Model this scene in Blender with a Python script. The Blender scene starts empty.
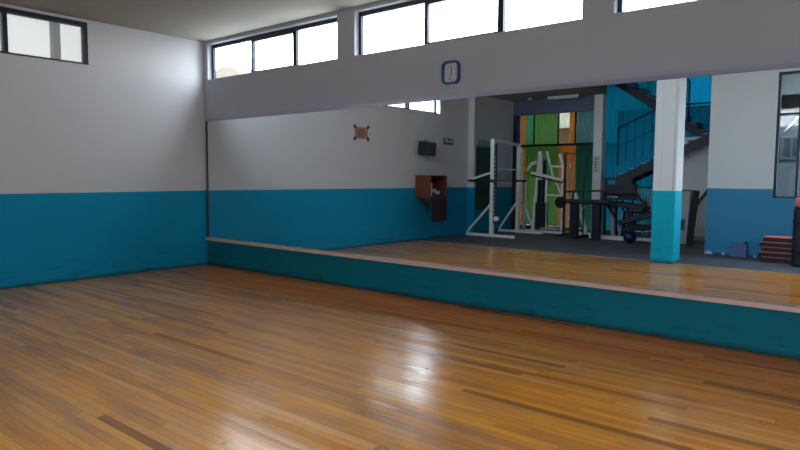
import bpy, bmesh, math, random
from mathutils import Vector, Matrix
random.seed(7)
C = bpy.context.scene.collection
PI = math.pi

# ------------------------------------------------------------------ materials
def new_mat(name):
    m = bpy.data.materials.new(name); m.use_nodes = True
    nt = m.node_tree
    b = nt.nodes['Principled BSDF']
    return m, nt, b

def N(nt, t, **kw):
    n = nt.nodes.new(t)
    for k, v in kw.items():
        setattr(n, k, v)
    return n

def math_n(nt, op, a, b=None, c=None, clamp=False):
    n = nt.nodes.new('ShaderNodeMath'); n.operation = op; n.use_clamp = clamp
    for i, v in enumerate((a, b, c)):
        if v is None: continue
        if isinstance(v, (int, float)): n.inputs[i].default_value = v
        else: nt.links.new(v, n.inputs[i])
    return n.outputs[0]

def mix_c(nt, fac, a, b):
    n = nt.nodes.new('ShaderNodeMix'); n.data_type = 'RGBA'
    if isinstance(fac, (int, float)): n.inputs[0].default_value = fac
    else: nt.links.new(fac, n.inputs[0])
    for i, v in ((6, a), (7, b)):
        if isinstance(v, tuple): n.inputs[i].default_value = (*v, 1)
        else: nt.links.new(v, n.inputs[i])
    return n.outputs[2]

def noise(nt, vec, scale, detail=3, rough=.55, sc=(1, 1, 1)):
    mp = nt.nodes.new('ShaderNodeMapping'); mp.inputs['Scale'].default_value = sc
    nt.links.new(vec, mp.inputs[0])
    n = nt.nodes.new('ShaderNodeTexNoise'); n.inputs['Scale'].default_value = scale
    n.inputs['Detail'].default_value = detail; n.inputs['Roughness'].default_value = rough
    nt.links.new(mp.outputs[0], n.inputs['Vector'])
    return n.outputs['Fac']

def ramp(nt, fac, lo, hi):
    n = nt.nodes.new('ShaderNodeMapRange'); n.clamp = True
    n.inputs['From Min'].default_value = lo; n.inputs['From Max'].default_value = hi
    nt.links.new(fac, n.inputs['Value'])
    return n.outputs[0]

def simple(name, col, rough=.5, metal=0.0, var=.12, scale=6.0, bump=0.0, spec=.5):
    m, nt, b = new_mat(name)
    tc = N(nt, 'ShaderNodeTexCoord').outputs['Object']
    f = noise(nt, tc, scale, 4)
    dark = tuple(c * (1 - var) for c in col); lite = tuple(min(1, c * (1 + var)) for c in col)
    nt.links.new(mix_c(nt, f, dark, lite), b.inputs['Base Color'])
    b.inputs['Roughness'].default_value = rough
    b.inputs['Metallic'].default_value = metal
    b.inputs['Specular IOR Level'].default_value = spec
    if bump:
        bp = N(nt, 'ShaderNodeBump'); bp.inputs['Strength'].default_value = bump
        bp.inputs['Distance'].default_value = .01
        nt.links.new(noise(nt, tc, scale * 12, 3), bp.inputs['Height'])
        nt.links.new(bp.outputs[0], b.inputs['Normal'])
    return m

def wall_mat(name, white, blue, split, rough=.5):
    """painted plaster: white above the dado line, gloss blue below, scuffs near the floor"""
    m, nt, b = new_mat(name)
    g = N(nt, 'ShaderNodeNewGeometry').outputs['Position']
    sp = N(nt, 'ShaderNodeSeparateXYZ'); nt.links.new(g, sp.inputs[0])
    z = sp.outputs['Z']
    wob = math_n(nt, 'MULTIPLY', math_n(nt, 'SUBTRACT', noise(nt, g, 1.3, 2), .5), .012)
    above = ramp(nt, math_n(nt, 'ADD', z, wob), split - .003, split + .003)
    n1 = noise(nt, g, .8, 4)
    n2 = noise(nt, g, 5, 5, .6)
    wv = mix_c(nt, n1, tuple(c * .95 for c in white), white)
    bv = mix_c(nt, n1, tuple(c * .85 for c in blue), tuple(c * 1.1 for c in blue))
    # scuff marks (shoe black) scattered in the lowest 40 cm
    sc = noise(nt, g, 3.0, 4, .6, (1, 1, 5))
    low = math_n(nt, 'SUBTRACT', 1, ramp(nt, z, .05, .42))
    scf = math_n(nt, 'MULTIPLY', ramp(nt, sc, .56, .66), low)
    bv = mix_c(nt, math_n(nt, 'MULTIPLY', scf, .55), bv, tuple(c * .3 for c in blue))
    dirt_and_shade = math_n(nt, 'SUBTRACT', 1, ramp(nt, math_n(nt, 'ADD', z, math_n(nt, 'MULTIPLY', n2, .05)), .03, .09))  # dirt plus shadow along the wall foot, both put into the colour
    bv = mix_c(nt, math_n(nt, 'MULTIPLY', dirt_and_shade, .75), bv, (.012, .016, .018))
    nt.links.new(mix_c(nt, above, bv, wv), b.inputs['Base Color'])
    r = N(nt, 'ShaderNodeMapRange'); r.inputs['To Min'].default_value = .6; r.inputs['To Max'].default_value = .95
    b.inputs['Specular IOR Level'].default_value = .15; nt.links.new(above, r.inputs['Value']); nt.links.new(r.outputs[0], b.inputs['Roughness'])
    bp = N(nt, 'ShaderNodeBump'); bp.inputs['Strength'].default_value = .12; bp.inputs['Distance'].default_value = .01
    nt.links.new(n2, bp.inputs['Height']); nt.links.new(bp.outputs[0], b.inputs['Normal'])
    return m

WHITE = (.63, .63, .65)
TEAL = (.003, .285, .49)
SPLIT = 1.287
M = {}
M['wall'] = wall_mat('painted_plaster', WHITE, TEAL, SPLIT)
M['wall_b'] = wall_mat('plaster_mirror_wall_shaded', (.45, .455, .51), (.002, .155, .21), SPLIT)  # same paint darkened: the backlit wall's shade is in the colour
M['wall_gym'] = wall_mat('painted_plaster_gym', (.80, .88, .94), (.06, .33, .60), 1.36)
M['pillar'] = wall_mat('painted_pillar', (.76, .83, .88), (.004, .46, .66), 1.325)
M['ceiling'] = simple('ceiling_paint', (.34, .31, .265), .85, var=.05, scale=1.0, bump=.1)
M['white_plaster'] = simple('white_plaster', (.72, .74, .76), .8, var=.06, scale=1.5)
M['reveal'] = simple('reveal_paint', (.75, .75, .74), .8, var=.04)
M['frame'] = simple('dark_anodised_frame', (.012, .015, .032), .5, .1, var=.2)
M['ledge'] = simple('ledge_wood', (.62, .45, .39), .45, var=.2, scale=8)
M['channel'] = simple('mirror_channel', (.36, .38, .50), .4, .5, var=.1)
M['channel_dark'] = simple('mirror_edge', (.03, .03, .04), .5, var=.1)
M['black'] = simple('black_vinyl', (.012, .016, .026), .45, var=.3)
M['black_metal'] = simple('black_metal', (.014, .018, .030), .4, .4, var=.3)
M['rubber'] = simple('black_rubber', (.014, .015, .018), .8, var=.3)
M['white_metal'] = simple('white_powder_coat', (.88, .90, .88), .4, 0, var=.08)
M['chrome'] = simple('chrome', (.6, .6, .6), .2, 1, var=.05)
M['perf'] = simple('perforated_dark', (.06, .05, .08), .5, .2, var=.5, scale=40)
M['wood_red'] = simple('red_brown_wood', (.16, .035, .022), .5, var=.35, scale=12)
M['wood_dark'] = simple('dark_brown_wood', (.030, .012, .012), .6, var=.35, scale=12)
M['clock_blue'] = simple('clock_blue', (.010, .045, .21), .35, var=.1)
M['clock_face'] = simple('clock_face', (.60, .60, .63), .5, var=.05)
M['sign_green'] = simple('sign_green', (.01, .12, .085), .5, var=.1)
M['sign_white'] = simple('sign_white', (.45, .62, .58), .5, var=.05)
M['poster'] = simple('poster_red', (.48, .19, .15), .6, var=.35, scale=14)
M['poster_ink'] = simple('poster_ink', (.10, .05, .04), .6, var=.2)
M['poster_green'] = simple('poster_green', (.22, .17, .08), .6, var=.2)
M['poster_corner'] = simple('poster_corner', (.02, .025, .035), .5, var=.2)
M['board_green'] = simple('dark_green_board', (.006, .055, .024), .5, var=.6, scale=3)
M['glass_green'] = simple('pale_green_plastic', (.14, .34, .30), .3, var=.4, scale=9)
M['grille'] = simple('teal_grey_grille', (.02, .05, .06), .6, var=.4, scale=30)
M['red'] = simple('red_plastic', (.45, .05, .04), .5, var=.15)
M['pink'] = simple('coral_foam', (.78, .20, .18), .7, var=.15)
M['blue_ball'] = simple('navy_ball', (.005, .008, .06), .35, var=.2)
M['board_grey'] = simple('grey_board', (.28, .32, .36), .4, var=.25, scale=4)
M['stair_steel'] = simple('stair_steel', (.020, .028, .055), .5, .3, var=.3)
M['tread'] = simple('stair_tread', (.030, .035, .060), .6, .1, var=.3)
M['slab'] = simple('pale_concrete', (.50, .54, .60), .7, var=.15)
M['lamp_white'] = simple('lamp_casing', (.55, .60, .66), .5, var=.05)
M['orange'] = simple('orange_panel', (.66, .30, .06), .5, var=.12)
M['concrete'] = simple('neighbour_render', (.075, .085, .08), .9, var=.3, scale=1.2, bump=.3)
M['cream'] = simple('cream_render', (.07, .06, .045), .9, var=.15, scale=1.2)
M['pale_band'] = simple('pale_render', (.70, .74, .76), .9, var=.08)
M['ground'] = simple('outside_paving', (.40, .40, .38), .9, var=.15)
M['bottle'] = simple('white_cream', (.7, .7, .68), .5, var=.05)

def sheet_mat(name, col, trans=.22):
    """corrugated fibreglass sheet that lets daylight glow through"""
    m, nt, b = new_mat(name)
    tc = N(nt, 'ShaderNodeTexCoord').outputs['Object']
    f = noise(nt, tc, 1.6, 4, .6, (1, 1, .4))
    c = mix_c(nt, f, tuple(x * .75 for x in col), tuple(min(1, x * 1.2) for x in col))
    nt.links.new(c, b.inputs['Base Color']); b.inputs['Roughness'].default_value = .5
    tr = N(nt, 'ShaderNodeBsdfTranslucent'); nt.links.new(c, tr.inputs['Color'])
    mx = N(nt, 'ShaderNodeMixShader'); mx.inputs[0].default_value = trans
    nt.links.new(b.outputs[0], mx.inputs[1]); nt.links.new(tr.outputs[0], mx.inputs[2])
    nt.links.new(mx.outputs[0], nt.nodes['Material Output'].inputs['Surface'])
    return m
M['s_green'] = sheet_mat('green_sheet', (.17, .31, .10))
M['s_green_pale'] = sheet_mat('pale_green_sheet', (.12, .36, .20))
M['s_orange'] = sheet_mat('orange_sheet', (.50, .27, .08))
M['s_tan'] = sheet_mat('tan_sheet', (.38, .28, .18))
M['s_dgreen'] = sheet_mat('deep_green_sheet', (.03, .16, .10))
M['s_grey'] = sheet_mat('grey_green_sheet', (.12, .24, .24))
M['s_navy'] = sheet_mat('navy_sheet', (.02, .04, .16))
M['s_teal'] = sheet_mat('teal_sheet', (.005, .25, .34), .24)
M['s_sky'] = sheet_mat('sky_blue_sheet', (.01, .26, .38), .45)
M['s_white'] = sheet_mat('clear_sheet', (.75, .75, .68), .25)
M['ext_blue'] = simple('rear_hall_blue', (.02, .10, .22), .6, var=.15)

def glass_mat():
    m, nt, b = new_mat('window_glass'); nt.nodes.remove(b)
    t = N(nt, 'ShaderNodeBsdfTransparent'); t.inputs[0].default_value = (.93, .95, .96, 1)
    g = N(nt, 'ShaderNodeBsdfGlossy'); g.inputs['Roughness'].default_value = .03
    lw = N(nt, 'ShaderNodeLayerWeight'); lw.inputs[0].default_value = .5
    fr = N(nt, 'ShaderNodeMath', operation='POWER'); nt.links.new(lw.outputs['Facing'], fr.inputs[0]); fr.inputs[1].default_value = 5
    fr2 = N(nt, 'ShaderNodeMath', operation='MULTIPLY_ADD'); nt.links.new(fr.outputs[0], fr2.inputs[0]); fr2.inputs[1].default_value = .6; fr2.inputs[2].default_value = .03; fr = fr2
    mx = N(nt, 'ShaderNodeMixShader')
    nt.links.new(fr.outputs[0], mx.inputs[0]); nt.links.new(t.outputs[0], mx.inputs[1]); nt.links.new(g.outputs[0], mx.inputs[2])
    nt.links.new(mx.outputs[0], nt.nodes['Material Output'].inputs['Surface'])
    return m
M['glass'] = glass_mat()

def dimmed_mat():
    m, nt, b = new_mat('dimmed_glass'); nt.nodes.remove(b)
    t = N(nt, 'ShaderNodeBsdfTransparent'); t.inputs[0].default_value = (.55, .55, .54, 1)  # pane darkened to weaken its bright streak on the floor
    g = N(nt, 'ShaderNodeBsdfDiffuse'); g.inputs[0].default_value = (.4, .4, .38, 1)
    mx = N(nt, 'ShaderNodeMixShader'); mx.inputs[0].default_value = .1
    nt.links.new(t.outputs[0], mx.inputs[1]); nt.links.new(g.outputs[0], mx.inputs[2])
    nt.links.new(mx.outputs[0], nt.nodes['Material Output'].inputs['Surface'])
    return m
M['dimmed'] = dimmed_mat()

def frosted_mat():
    m, nt, b = new_mat('frosted_glass'); nt.nodes.remove(b)
    tc = N(nt, 'ShaderNodeTexCoord').outputs['Object']
    f = noise(nt, tc, 2.2, 4, .6)
    t = N(nt, 'ShaderNodeBsdfTransparent'); t.inputs[0].default_value = (.25, .25, .245, 1)
    g = N(nt, 'ShaderNodeBsdfTranslucent')
    nt.links.new(mix_c(nt, f, (.14, .137, .13), (.19, .186, .178)), g.inputs[0])
    mx = N(nt, 'ShaderNodeMixShader'); mx.inputs[0].default_value = .30
    nt.links.new(t.outputs[0], mx.inputs[1]); nt.links.new(g.outputs[0], mx.inputs[2])
    nt.links.new(mx.outputs[0], nt.nodes['Material Output'].inputs['Surface'])
    return m
M['frosted'] = frosted_mat()

def mirror_mat():
    m, nt, b = new_mat('mirror_silver')
    b.inputs['Base Color'].default_value = (.86, .91, .935, 1)
    b.inputs['Metallic'].default_value = 1
    b.inputs['Roughness'].default_value = 0.0
    return m
M['mirror'] = mirror_mat()

def floor_mat():
    m, nt, b = new_mat('strip_wood_floor')
    g = N(nt, 'ShaderNodeNewGeometry').outputs['Position']
    sp = N(nt, 'ShaderNodeSeparateXYZ'); nt.links.new(g, sp.inputs[0])
    x, y = sp.outputs['X'], sp.outputs['Y']
    W, L = .066, 1.55
    yr = math_n(nt, 'DIVIDE', y, W); row = math_n(nt, 'FLOOR', yr); fy = math_n(nt, 'SUBTRACT', yr, row)
    wn = N(nt, 'ShaderNodeTexWhiteNoise', noise_dimensions='1D'); nt.links.new(row, wn.inputs['W'])
    xr = math_n(nt, 'ADD', math_n(nt, 'DIVIDE', x, L), math_n(nt, 'MULTIPLY', wn.outputs['Value'], 7.3))
    col = math_n(nt, 'FLOOR', xr); fx = math_n(nt, 'SUBTRACT', xr, col)
    cv = N(nt, 'ShaderNodeCombineXYZ'); nt.links.new(row, cv.inputs[0]); nt.links.new(col, cv.inputs[1])
    w2 = N(nt, 'ShaderNodeTexWhiteNoise', noise_dimensions='2D'); nt.links.new(cv.outputs[0], w2.inputs['Vector'])
    rnd = w2.outputs['Value']
    sc = N(nt, 'ShaderNodeSeparateColor'); nt.links.new(w2.outputs['Color'], sc.inputs[0])
    rnd2 = sc.outputs[1]
    grain = noise(nt, g, 1.0, 6, .65, (2.2, 55, 1))
    big = noise(nt, g, .75, 4, .55, (.7, 1.5, 1))
    mid = noise(nt, g, 2.2, 4, .6, (.6, 3.0, 1))
    # varnish still orange in the strip nobody dances on, along the mirror wall
    edge = ramp(nt, math_n(nt, 'ADD', math_n(nt, 'MULTIPLY', y, -1), math_n(nt, 'MULTIPLY', math_n(nt, 'SUBTRACT', mid, .5), .9)), .70, 1.30)
    leftw = ramp(nt, math_n(nt, 'ADD', x, math_n(nt, 'MULTIPLY', big, 2.0)), 9.2, 4.6)
    wear = math_n(nt, 'MULTIPLY', edge, ramp(nt, math_n(nt, 'ADD', math_n(nt, 'ADD', math_n(nt, 'MULTIPLY', mid, .7), math_n(nt, 'MULTIPLY', big, .6)), math_n(nt, 'MULTIPLY', leftw, .16)), .62, .92))
    fresh = mix_c(nt, rnd, (.80, .195, .004), (.96, .32, .014))
    gold = mix_c(nt, rnd, (.78, .285, .026), (.95, .41, .055))
    worn = mix_c(nt, rnd, (.38, .175, .068), (.66, .325, .13))
    c = mix_c(nt, edge, fresh, gold)
    c = mix_c(nt, wear, c, worn)
    dk = ramp(nt, rnd2, .93, .97)
    c = mix_c(nt, math_n(nt, 'MULTIPLY', dk, .55), c, (.12, .05, .02))
    st = ramp(nt, noise(nt, g, 1.6, 5, .65, (.7, 6, 1)), .60, .74)
    c = mix_c(nt, math_n(nt, 'MULTIPLY', st, .45), c, (.12, .08, .055))
    hs = N(nt, 'ShaderNodeHueSaturation'); nt.links.new(c, hs.inputs['Color'])
    nt.links.new(math_n(nt, 'ADD', math_n(nt, 'MULTIPLY', grain, .7), .62), hs.inputs['Value'])
    c = hs.outputs[0]
    gap = math_n(nt, 'MAXIMUM', math_n(nt, 'LESS_THAN', fy, .035), math_n(nt, 'LESS_THAN', fx, .0016))
    c = mix_c(nt, math_n(nt, 'MULTIPLY', gap, .7), c, (.05, .022, .010))
    # small black knots
    vor = N(nt, 'ShaderNodeTexVoronoi'); vor.inputs['Scale'].default_value = 1.4; nt.links.new(g, vor.inputs['Vector'])
    kn = math_n(nt, 'LESS_THAN', vor.outputs['Distance'], .022)
    c = mix_c(nt, math_n(nt, 'MULTIPLY', kn, .8), c, (.02, .012, .01))
    nt.links.new(c, b.inputs['Base Color'])
    rr = N(nt, 'ShaderNodeMapRange'); rr.inputs['To Min'].default_value = .14; rr.inputs['To Max'].default_value = .27
    nt.links.new(math_n(nt, 'ADD', math_n(nt, 'MULTIPLY', rnd2, .7), math_n(nt, 'MULTIPLY', wear, .3)), rr.inputs['Value'])
    nt.links.new(rr.outputs[0], b.inputs['Roughness'])
    b.inputs['Specular IOR Level'].default_value = .5
    # each strip is slightly cupped and tilted, gaps are grooves
    cup = math_n(nt, 'MULTIPLY', math_n(nt, 'ABSOLUTE', math_n(nt, 'SUBTRACT', fy, .5)), -.5)
    tilt = math_n(nt, 'MULTIPLY', math_n(nt, 'SUBTRACT', fy, .5), math_n(nt, 'MULTIPLY', math_n(nt, 'SUBTRACT', rnd2, .5), 2.0))
    h = math_n(nt, 'ADD', math_n(nt, 'ADD', cup, tilt), math_n(nt, 'MULTIPLY', grain, .12))
    h = math_n(nt, 'SUBTRACT', h, math_n(nt, 'MULTIPLY', gap, .5))
    bp = N(nt, 'ShaderNodeBump'); bp.inputs['Strength'].default_value = .5; bp.inputs['Distance'].default_value = .0022
    nt.links.new(h, bp.inputs['Height']); nt.links.new(bp.outputs[0], b.inputs['Normal'])
    return m
M['floor'] = floor_mat()

def rubber_floor_mat():
    m, nt, b = new_mat('grey_rubber_floor')
    g = N(nt, 'ShaderNodeNewGeometry').outputs['Position']
    f = noise(nt, g, 1.5, 5, .65, (1, 2, 1)); f2 = noise(nt, g, 60, 2)
    c = mix_c(nt, f, (.060, .064, .080), (.125, .13, .15))
    c = mix_c(nt, math_n(nt, 'MULTIPLY', ramp(nt, f2, .6, .7), .4), c, (.2, .2, .2))
    nt.links.new(c, b.inputs['Base Color']); b.inputs['Roughness'].default_value = .6
    return m
M['rubber_floor'] = rubber_floor_mat()

# ------------------------------------------------------------------ geometry helpers
class MB:
    def __init__(s): s.bm = bmesh.new()
    def box(s, x0, x1, y0, y1, z0, z1, mi=0, mat=None):
        vs = [s.bm.verts.new((x, y, z)) for x in (x0, x1) for y in (y0, y1) for z in (z0, z1)]
        if mat is not None:
            for v in vs: v.co = mat @ v.co
        for f in ((0, 1, 3, 2), (4, 6, 7, 5), (0, 4, 5, 1), (2, 3, 7, 6), (0, 2, 6, 4), (1, 5, 7, 3)):
            fc = s.bm.faces.new([vs[i] for i in f]); fc.material_index = mi
        return s
    def obox(s, c, size, rot=(0, 0, 0), mi=0):
        from mathutils import Euler
        m = Matrix.Translation(c) @ Euler(rot).to_matrix().to_4x4()
        a, b, d = (k / 2 for k in size)
        return s.box(-a, a, -b, b, -d, d, mi, m)
    def tube(s, pts, r, n=10, mi=0, closed=False):
        pts = [Vector(p) for p in pts]; rings = []
        for i, p in enumerate(pts):
            if i == 0: t = pts[1] - p
            elif i == len(pts) - 1: t = p - pts[i - 1]
            else: t = (pts[i + 1] - p).normalized() + (p - pts[i - 1]).normalized()
            t.normalize()
            up = Vector((0, 0, 1)) if abs(t.z) < .95 else Vector((1, 0, 0))
            a = t.cross(up).normalized(); b = t.cross(a).normalized()
            rings.append([s.bm.verts.new(p + (a * math.cos(2 * PI * k / n + PI / n) + b * math.sin(2 * PI * k / n + PI / n)) * r) for k in range(n)])
        for i in range(len(rings) - 1):
            for k in range(n):
                f = s.bm.faces.new((rings[i][k], rings[i][(k + 1) % n], rings[i + 1][(k + 1) % n], rings[i + 1][k]))
                f.smooth = n > 4; f.material_index = mi
        for rg in (rings[0], rings[-1]):
            f = s.bm.faces.new(rg); f.material_index = mi
        return s
    def bar(s, a, b, w=.06, mi=0):       # square-section bar
        return s.tube([a, b], w * .7071, 4, mi)
    def cyl(s, c, axis, r, h, n=28, mi=0):
        v = Vector(axis).normalized() * h / 2; c = Vector(c)
        return s.tube([c - v, c + v], r, n, mi)
    def prism(s, poly, axis, a, b, mi=0):
        """extrude a 2D polygon; axis 'x' -> poly is (y,z); 'y' -> (x,z); 'z' -> (x,y)"""
        def P(u, v, w):
            return {'x': (w, u, v), 'y': (u, w, v), 'z': (u, v, w)}[axis]
        A = [s.bm.verts.new(P(u, v, a)) for u, v in poly]; B = [s.bm.verts.new(P(u, v, b)) for u, v in poly]
        n = len(poly)
        fs = [s.bm.faces.new(A), s.bm.faces.new(B[::-1])]
        for i in range(n): fs.append(s.bm.faces.new((A[i], B[i], B[(i + 1) % n], A[(i + 1) % n])))
        for f in fs: f.material_index = mi
        return s
    def sphere(s, c, r, seg=20):
        bmesh.ops.create_uvsphere(s.bm, u_segments=seg, v_segments=seg // 2, radius=r, matrix=Matrix.Translation(c))
        for f in s.bm.faces: f.smooth = True
        return s
    def build(s, name, mats, parent=None, bevel=0.0, loc=None):
        bmesh.ops.recalc_face_normals(s.bm, faces=s.bm.faces[:])
        me = bpy.data.meshes.new(name); s.bm.to_mesh(me); s.bm.free()
        for m in (mats if isinstance(mats, (list, tuple)) else [mats]): me.materials.append(m)
        o = bpy.data.objects.new(name, me); C.objects.link(o)
        if parent is not None:
            o.parent = parent
            o.matrix_parent_inverse = Matrix.Translation(parent.location).inverted() if parent.get('_world') else Matrix()
        if bevel:
            bv = o.modifiers.new('bevel', 'BEVEL'); bv.width = bevel; bv.segments = 2; bv.limit_method = 'ANGLE'
        return o

def thing(name, label, cat, loc=(0, 0, 0), rz=0, group=None):
    """Empty at the thing's base; parts are built in its own coordinates"""
    o = bpy.data.objects.new(name, None); C.objects.link(o)
    o.empty_display_size = .1
    o.location = loc; o.rotation_euler = (0, 0, rz)
    o['label'] = label; o['category'] = cat
    if group: o['group'] = group
    return o
def tag(o, label, cat, group=None):
    o['label'] = label; o['category'] = cat
    if group: o['group'] = group
    return o
def struct(o): o['kind'] = 'structure'; return o
def sempty(name, label, cat, loc=(0, 0, 0)):
    o = thing(name, label, cat, loc); o['kind'] = 'structure'; return o

# ------------------------------------------------------------------ dimensions
# wall_left is the plane X=0, wall_mirror the plane Y=0; the room lies at X>0, Y<0
ZC = 3.80
XR = 14.0  # hall lengthened to take the added windows
SILL, HEAD = 3.16, 3.745
WT = .16

# ------------------------------------------------------------------ room shell
f = MB().box(-.2, XR + .2, -5.86, .2, -.08, 0).build('floor', M['floor']); struct(f)
f['label'] = 'worn golden-brown strip wood dance floor'; f['category'] = 'floor'
f = MB().box(-2.2, XR + .2, -12.8, -5.862, -.08, -.002).build('floor_gym', M['rubber_floor']); struct(f)
f['label'] = 'dark grey rubber gym floor seen in the mirror'; f['category'] = 'floor'
f = MB().box(.02, XR - .02, -5.895, -5.835, -.002, .006).build('trim_1', simple('threshold_metal', (.5, .42, .36), .35, .6)); struct(f)
f['label'] = 'thin metal strip where the wood floor meets the rubber'; f['category'] = 'trim'

# ceiling: dance hall + gym bay beside the stairwell
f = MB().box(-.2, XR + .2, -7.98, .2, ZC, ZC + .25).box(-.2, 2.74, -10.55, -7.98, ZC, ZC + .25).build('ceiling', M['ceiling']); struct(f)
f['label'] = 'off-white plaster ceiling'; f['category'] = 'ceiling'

def wall_with_holes(name, axis, at, thick, u0, u1, z0, z1, holes, mat, label):
    """axis 'y': wall in the plane Y=at spanning X; axis 'x': plane X=at spanning Y. holes: (u0,u1,z0,z1)"""
    mb = MB()
    us = sorted({u0, u1, *[h[0] for h in holes], *[h[1] for h in holes]})
    zs = sorted({z0, z1, *[h[2] for h in holes], *[h[3] for h in holes]})
    def solid(i, j):
        uc, zc = (us[i] + us[i + 1]) / 2, (zs[j] + zs[j + 1]) / 2
        return not any(h[0] < uc < h[1] and h[2] < zc < h[3] for h in holes)
    nu, nz = len(us) - 1, len(zs) - 1
    vc = {}
    def V(u, w, z):
        p = (u, w, z) if axis == 'y' else (w, u, z)
        if p not in vc: vc[p] = mb.bm.verts.new(p)
        return vc[p]
    a, b = at, at + thick
    for i in range(nu):
        for j in range(nz):
            if not solid(i, j): continue
            u, v, s, t = us[i], us[i + 1], zs[j], zs[j + 1]
            for w in (a, b): mb.bm.faces.new((V(u, w, s), V(v, w, s), V(v, w, t), V(u, w, t)))
            if i == 0 or not solid(i - 1, j): mb.bm.faces.new((V(u, a, s), V(u, b, s), V(u, b, t), V(u, a, t)))
            if i == nu - 1 or not solid(i + 1, j): mb.bm.faces.new((V(v, a, s), V(v, b, s), V(v, b, t), V(v, a, t)))
            if j == 0 or not solid(i, j - 1): mb.bm.faces.new((V(u, a, s), V(v, a, s), V(v, b, s), V(u, b, s)))
            if j == nz - 1 or not solid(i, j + 1): mb.bm.faces.new((V(u, a, t), V(v, a, t), V(v, b, t), V(u, b, t)))
    o = mb.build(name, mat); struct(o); o['label'] = label; o['category'] = 'wall'
    return o

BAYS = [(.12, 3.20), (3.53, 6.72), (7.05, 10.2), (10.55, 13.7)]  # last bay is unseen, added to light the gym wall
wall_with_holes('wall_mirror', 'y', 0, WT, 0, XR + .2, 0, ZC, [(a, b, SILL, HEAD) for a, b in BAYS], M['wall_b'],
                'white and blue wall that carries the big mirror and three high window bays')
AY = (-6.72, -1.93)
wall_with_holes('wall_left', 'x', 0, -WT, -10.35, WT, 0, ZC, [(AY[0], AY[1], SILL - .01, HEAD + .01)], M['wall'],
                'left wall, white above and blue below, with one high frosted window')
wall_with_holes('wall_right', 'x', XR, WT, -8.1, 0, 0, ZC, [], M['wall'], 'right end wall outside the picture')
GW = (7.20, 9.9, 1.19, 3.60)
GD = (11.3, 13.7, .05, 2.9)  # unseen glazed opening, added to brighten floor and mirror wall
wall_with_holes('wall_gym', 'y', -7.90, -.16, 6.02, XR, 0, ZC, [GW, GD], M['wall_gym'],
                'white and light blue wall beside the gym window, seen in the mirror')
f = MB().box(0, .18, -8.10, -8.0, 0, ZC).build('trim_2', M['wall']); struct(f)
f['label'] = 'narrow painted pilaster on the left wall, seen in the mirror'; f['category'] = 'pilaster'
f = MB().box(0, 2.50, -10.55, -10.35, 3.40, ZC).build('trim_3', simple('beam_paint', (.10, .13, .22), .7)); struct(f)
f['label'] = 'dark concrete beam over the opening at the end of the gym'; f['category'] = 'beam'
f = MB().box(2.50, 2.74, -10.57, -10.33, 0, ZC).build('trim_4', M['white_plaster']); struct(f)
f['label'] = 'slim white post at the end of the dark beam'; f['category'] = 'post'
p = MB().box(5.62, 6.02, -6.20, -5.80, 0, ZC).build('trim_5', M['pillar']); struct(p)
p['label'] = 'square pillar, white above bright turquoise, standing by the edge of the wood floor'; p['category'] = 'pillar'
# conduit on the pillar
c = MB().cyl((5.975, -5.79, 2.56), (0, 0, 1), .008, 2.45, 8).build('conduit', M['white_plaster'], p)

# ---- rear wall of the yard: painted corrugated sheets
def corr(x0, x1, z0, z1, y, mat, parent, name='sheet', amp=.016, pitch=.076):
    mb = MB(); n = max(2, int((x1 - x0) / pitch * 6))
    prev = None
    for i in range(n + 1):
        x = x0 + (x1 - x0) * i / n
        yy = y + amp * math.sin(2 * PI * x / pitch)
        a = mb.bm.verts.new((x, yy, z0)); b = mb.bm.verts.new((x, yy, z1))
        if prev: fc = mb.bm.faces.new((prev[0], a, b, prev[1])); fc.smooth = True
        prev = (a, b)
    o = mb.build(name, mat, parent)
    s = o.modifiers.new('thick', 'SOLIDIFY'); s.thickness = .003
    return o
rear = sempty('wall_rear', 'rear wall of upright corrugated sheets in green, orange and teal, seen in the mirror', 'wall')
YB = -12.5
for (a, b, lo, up) in ((-1.95, -.98, 'orange', 's_navy'), (-.98, -.76, 's_orange', 's_orange'), (-.76, -.45, 's_green', 's_green_pale'),
                       (-.45, .42, 's_green', 's_green'), (.42, .78, 's_orange', 's_tan'), (.78, 1.02, 's_orange', 's_orange'),
                       (1.02, 1.78, 's_dgreen', 's_grey'), (1.78, 2.3, 's_teal', 's_teal')):
    corr(a, b, 0, 2.60, YB, M[lo], rear)
    if (a, b) == (.42, .78):
        corr(a, b, 2.60, 3.14, YB, M[up], rear); corr(a, b, 3.14, 3.64, YB, M['s_white'], rear, 'clear_sheet'); corr(a, b, 3.64, 6.2, YB, M[up], rear)
    else:
        corr(a, b, 2.60, 6.2, YB, M[up], rear)
corr(2.3, 9.0, 0, 3.55, YB, M['s_teal'], rear)
corr(2.3, 4.3, 3.55, 6.2, YB, M['s_teal'], rear)
corr(4.3, 9.0, 3.55, 6.2, YB, M['s_sky'], rear, 'sky_blue_sheet')
MB().box(-1.95, 1.75, YB + .03, YB + .09, 2.58, 2.65).build('rail', M['black_metal'], rear)
for x in (-.44, .02 + .40, 1.0):
    MB().box(x - .02, x + .02, YB + .03, YB + .07, 2.65, 5.8).build('upright', M['black_metal'], rear)
for x in (1.82,):
    MB().box(x, x + .10, YB + .02, YB + .12, 0, 6.2).build('post', M['stair_steel'], rear)
f = MB().box(-2.15, 4.3, -12.8, -10.2, 6.2, 6.28).box(4.3, 6.8, -12.8, -8.1, 6.2, 6.28).box(2.74, 4.3, -10.2, -8.1, 6.2, 6.28).build('yard_dimming_roof', M['ext_blue']); struct(f); f['label'] = 'unseen roof added over the stair yard to dim it'; f['category'] = 'roof'  # added out of view to keep daylight off the yard
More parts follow.
